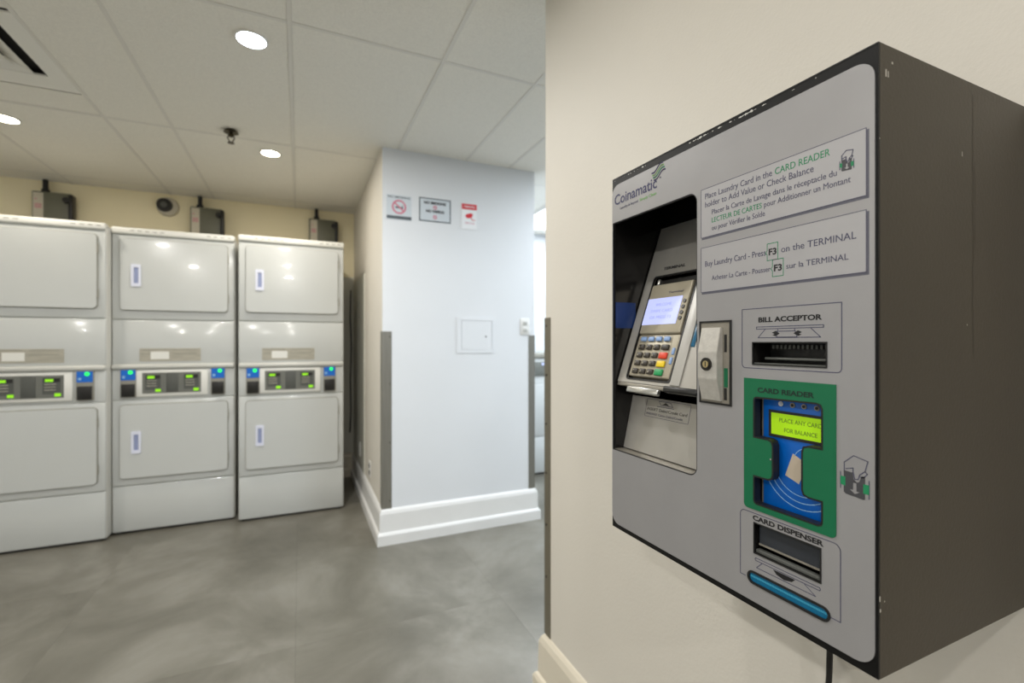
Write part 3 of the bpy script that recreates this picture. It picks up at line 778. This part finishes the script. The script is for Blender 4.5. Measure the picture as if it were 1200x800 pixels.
# --- bill acceptor
ring('label_outline', 'ink', 259*k, 281.5*k, 374*k, 352*k, .9*k, 5*k, -.05*k, mach, (1, 1, 0, 0))
text('lettering', 'black_ink', 'BILL ACCEPTOR', 281.5*k, 335.5*k, 5.8*k, 73*k, -.15*k, mach, .035)
strokes('bill_symbol', 'ink', [P([(279, 330), (356, 330), (356, 327.5), (279, 327.5), (279, 330)]), P([(290, 327), (281, 317.5), (353, 317.5), (343, 327)]), P([(306, 327), (304, 318), (328, 318), (325, 327)]), P([(304, 324.5), (326, 324.5)])], .9*k, -.12*k, mach)
for sx, cx_ in ((1, 303), (-1, 329)): sheet('bill_arrow', 'black_ink', P([(cx_, 319), (cx_-sx*4, 320.5), (cx_-sx*1, 321.5), (cx_-sx*4.5, 323), (cx_, 325), (cx_+sx*5, 322)]), [], -.14*k, -.05*k, mach)
ba = box('bill_slot', 'black_pl', mb(270, 363, 30, 34, 282, 316), 0, mach)
boxes('slot_wall', 'black_pl', [mb(271, 274.5, 2, 32, 284, 314), mb(358.8, 362, 2, 32, 284, 314), mb(272, 361, 2, 32, 312, 314), mb(272, 361, 2, 32, 284, 286.6)], 0, ba)
box('slot_lip', 'dgrey_pl', mb(283, 359, 8, 30, 292, 295), 1*k, ba)
box('slot_sill', 'dgrey_pl', mb(275, 358.5, 1, 4, 286.8, 288.6), 0, ba)
boxes('slot_tooth', 'dgrey_pl', [mb(290+5*j, 292.5+5*j, 12, 24, 305, 309) for j in range(13)], 0, ba)['kind'] = 'stuff'
sheet('slot_edge', 'black_rub', RR(273.3, 285.8, 359.7, 312.7), [RR(274.6, 287.2, 358.4, 311.4)], -.8*k, 1*k, mach)

# --- card reader
gs = sheet('reader_surround', 'green_pl', RR(262.5, 116.5, 368.5, 270, 5, (1, 1, 0, 0)), [H_open], -.9*k, 0, mach)
M['dark_green'] = mat('dark green ink', (8, 40, 30), .5)
text('lettering', 'dark_green', 'CARD READER', 281*k, 254.5*k, 5.8*k, 66*k, -1.05*k, gs, .035)
sheet('reader_edge', 'black_rub', P(inset(OPEN, 0, 1)), [P(inset(OPEN, -2.0))], -1.0*k, 9*k, mach)
# the blue device sits behind the cut-out
rd = box('card_reader', 'reader_face', mb(278, 357, 12, 16, 117.5, 258), 1.5*k, mach)
boxes('reader_well', 'black_pl', [mb(262, 370, 26, 28, 112, 262), mb(262, 370, 3, 27, 258, 262), mb(262, 370, 3, 27, 111, 115), mb(366, 370, 3, 27, 111, 262), mb(262, 264, 3, 27, 111, 262)], 0, rd)
box('reader_case', 'steel_d', mb(276.5, 279, 12.4, 26, 118, 257.5), 0, rd)
box('screen_bezel', 'black_pl', mb(286.5, 352, 10.6, 12.2, 204, 234.5), 0, rd)
box('screen', 'lcd', mb(290, 349.5, 10.3, 10.8, 207.2, 231.6), 0, rd)
text('screen_text', 'lcd_ink', 'PLACE ANY CARD', 300*k, 222*k, 4.6*k, 48*k, 10.2*k, rd, .01)
text('screen_text', 'lcd_ink', 'FOR BALANCE', 306*k, 211.5*k, 4.6*k, 37*k, 10.2*k, rd, .01)
for j, x in enumerate((301, 315, 328, 342)):
    cyl('lamp', 'sign_white' if j == 0 else 'steel_d', mb(x, 11.6, 242.5), 2.8*k, 1.5*k, 'Y', rd, 16)
    cyl('lamp_eye', 'handle_w' if j == 0 else 'screw', mb(x, 10.8, 242.5), 1.6*k, .8*k, 'Y', rd, 12)
sheet('card_print', 'beige_pl', P([(306, 163), (322, 157), (331, 181), (315, 189)]), [], 11.8*k, 12*k, rd)
for rr_, a0, a1 in ((32, 212, 330), (39, 205, 325), (46, 205, 315)):
    strokes('wave_print', 'arc_ink', [[((325+rr_*math.cos(R(a)))*k, (176+rr_*math.sin(R(a)))*k) for a in range(a0, a1, 8)]], .9*k, 11.8*k, rd)
strokes('wave_print', 'arc_ink', [[((338+22*math.cos(R(a)))*k, (182+17*math.sin(R(a)))*k) for a in range(85, 175, 10)]], .7*k, 11.8*k, rd)
cyl('surround_screw', 'chrome', mb(297.8, -1.2, 180), 1.0*k, .6*k, 'Y', gs, 10)

# --- card dispenser
strokes('label_outline', 'ink', [[p for p in rrp(257*k, 34*k, 372.5*k, 112*k, 6*k, 5, (0, 0, 1, 1))][0:0]+[(264*k, 34*k), (257*k, 34*k), (257*k, 106*k)]+[((263+6*math.cos(R(a)))*k, (106+6*math.sin(R(a)))*k) for a in range(180, 89, -15)]+[((366+6.5*math.cos(R(a)))*k, (105.5+6.5*math.sin(R(a)))*k) for a in range(90, -1, -15)]+[(372.5*k, 36*k), (362*k, 36*k)]], .95*k, -.12*k, mach)
text('lettering', 'black_ink', 'CARD DISPENSER', 274*k, 104.2*k, 5.8*k, 82*k, -.15*k, mach, .035)
cdm = box('dispenser_slot', 'black_pl', mb(272, 357, 30, 34, 62, 105), 0, mach)
boxes('slot_wall', 'black_gloss', [mb(273, 276.5, 2, 32, 63, 104), mb(352.6, 356, 2, 32, 63, 104), mb(274, 355, 2, 32, 100.6, 104), mb(274, 355, 2, 32, 63, 66.4)], 0, cdm)
fl = box('flap', 'flap', mb(279, 351, 5, 7, 77, 101), 0, cdm)
box('flap_edge', 'steel_d', mb(279, 351, 4, 7, 75.5, 77.5), 0, cdm)
box('slot_sill', 'dgrey_pl', mb(277, 352.6, 1.5, 8, 66.6, 70.5), .5*k, cdm)
sheet('slot_edge', 'black_rub', RR(275.2, 65.2, 353.8, 101.8), [RR(276.5, 66.5, 352.5, 100.5)], -.8*k, 1*k, mach)
strokes('card_symbol', 'ink', [P([(278, 60.5), (352, 60.5), (353, 59), (352, 57.5), (278, 57.5), (277, 59), (278, 60.5)]), P([(286, 57), (279, 49.5), (348, 49.5), (336, 57)])], .9*k, -.12*k, mach)
sheet('card_arrow', 'black_ink', P([(300, 56.5), (304, 52.5), (313, 50.5), (322, 52.5), (326, 56.5)]), [], -.15*k, -.05*k, mach)
lbz = sheet('light_bar_edge', 'black_rub', RR(267, 28.5, 363, 44, 7.6), [RR(269.5, 31, 360.5, 41.5, 5.2)], -1.2*k, 4*k, mach)
lbr = box('light_bar', 'teal_led', mb(269, 361, .8, 4, 30.5, 42), 0, mach)
boxes('light_rib', 'teal_line', [mb(271+1.6*j, 271.9+1.6*j, .4, .9, 36, 38.2) for j in range(56)], 0, lbr)['kind'] = 'stuff'

# --- wear
random.seed(3)
def side(pts):   # strokes on the right side: polyline of (depth, z)
    return pts
bm = bmesh.new()
def side_line(pts, wd):
    for (y0_, z0_), (y1_, z1_) in zip(pts, pts[1:]):
        q = [(y0_-wd/2, z0_), (y0_+wd/2, z0_), (y1_+wd/2, z1_), (y1_-wd/2, z1_)]
        bm.faces.new([bm.verts.new(((MW+.15)*k, a*k, b*k)) for a, b in q])
ptz = []; zz = 578
while zz > 290:
    ptz.append((173+random.uniform(-1.2, 1.2), zz)); zz -= 9
side_line(ptz, .8)
side_line([(x+4, z) for x, z in ptz[8:19]], .5)
done('scratch', bm, 'scratch', mach)
bm = bmesh.new()
for (a, b, wd, ht) in ((12, 560, 2.2, 7), (16, 560, 1.4, 6), (22, 574, 2.4, 2.2), (150, 508, 1.2, 5), (160, 330, 1.5, 1.5), (3, 62, 2, 3), (2.5, 72, 1.6, 5), (10, 70, 1.4, 1.4)):
    bm.faces.new([bm.verts.new(((MW+.2)*k, y*k, z*k)) for y, z in ((a, b), (a+wd, b), (a+wd, b+ht), (a, b+ht))])
done('paint_chip', bm, 'chip', mach)['kind'] = 'stuff'

# cord below the machine (hangs from its underside, so it is a part)
def wl(x, y, z): return (-(y-.6614), x-.486, z-.9188)
o = tube('power_cord', 'cable', [wl(*p) for p in [(.74, .462, .925), (.752, .464, .88), (.762, .468, .80), (.768, .474, .70), (.772, .482, .60), (.775, .49, .50), (.776, .492, .42)]], .0045, mach)
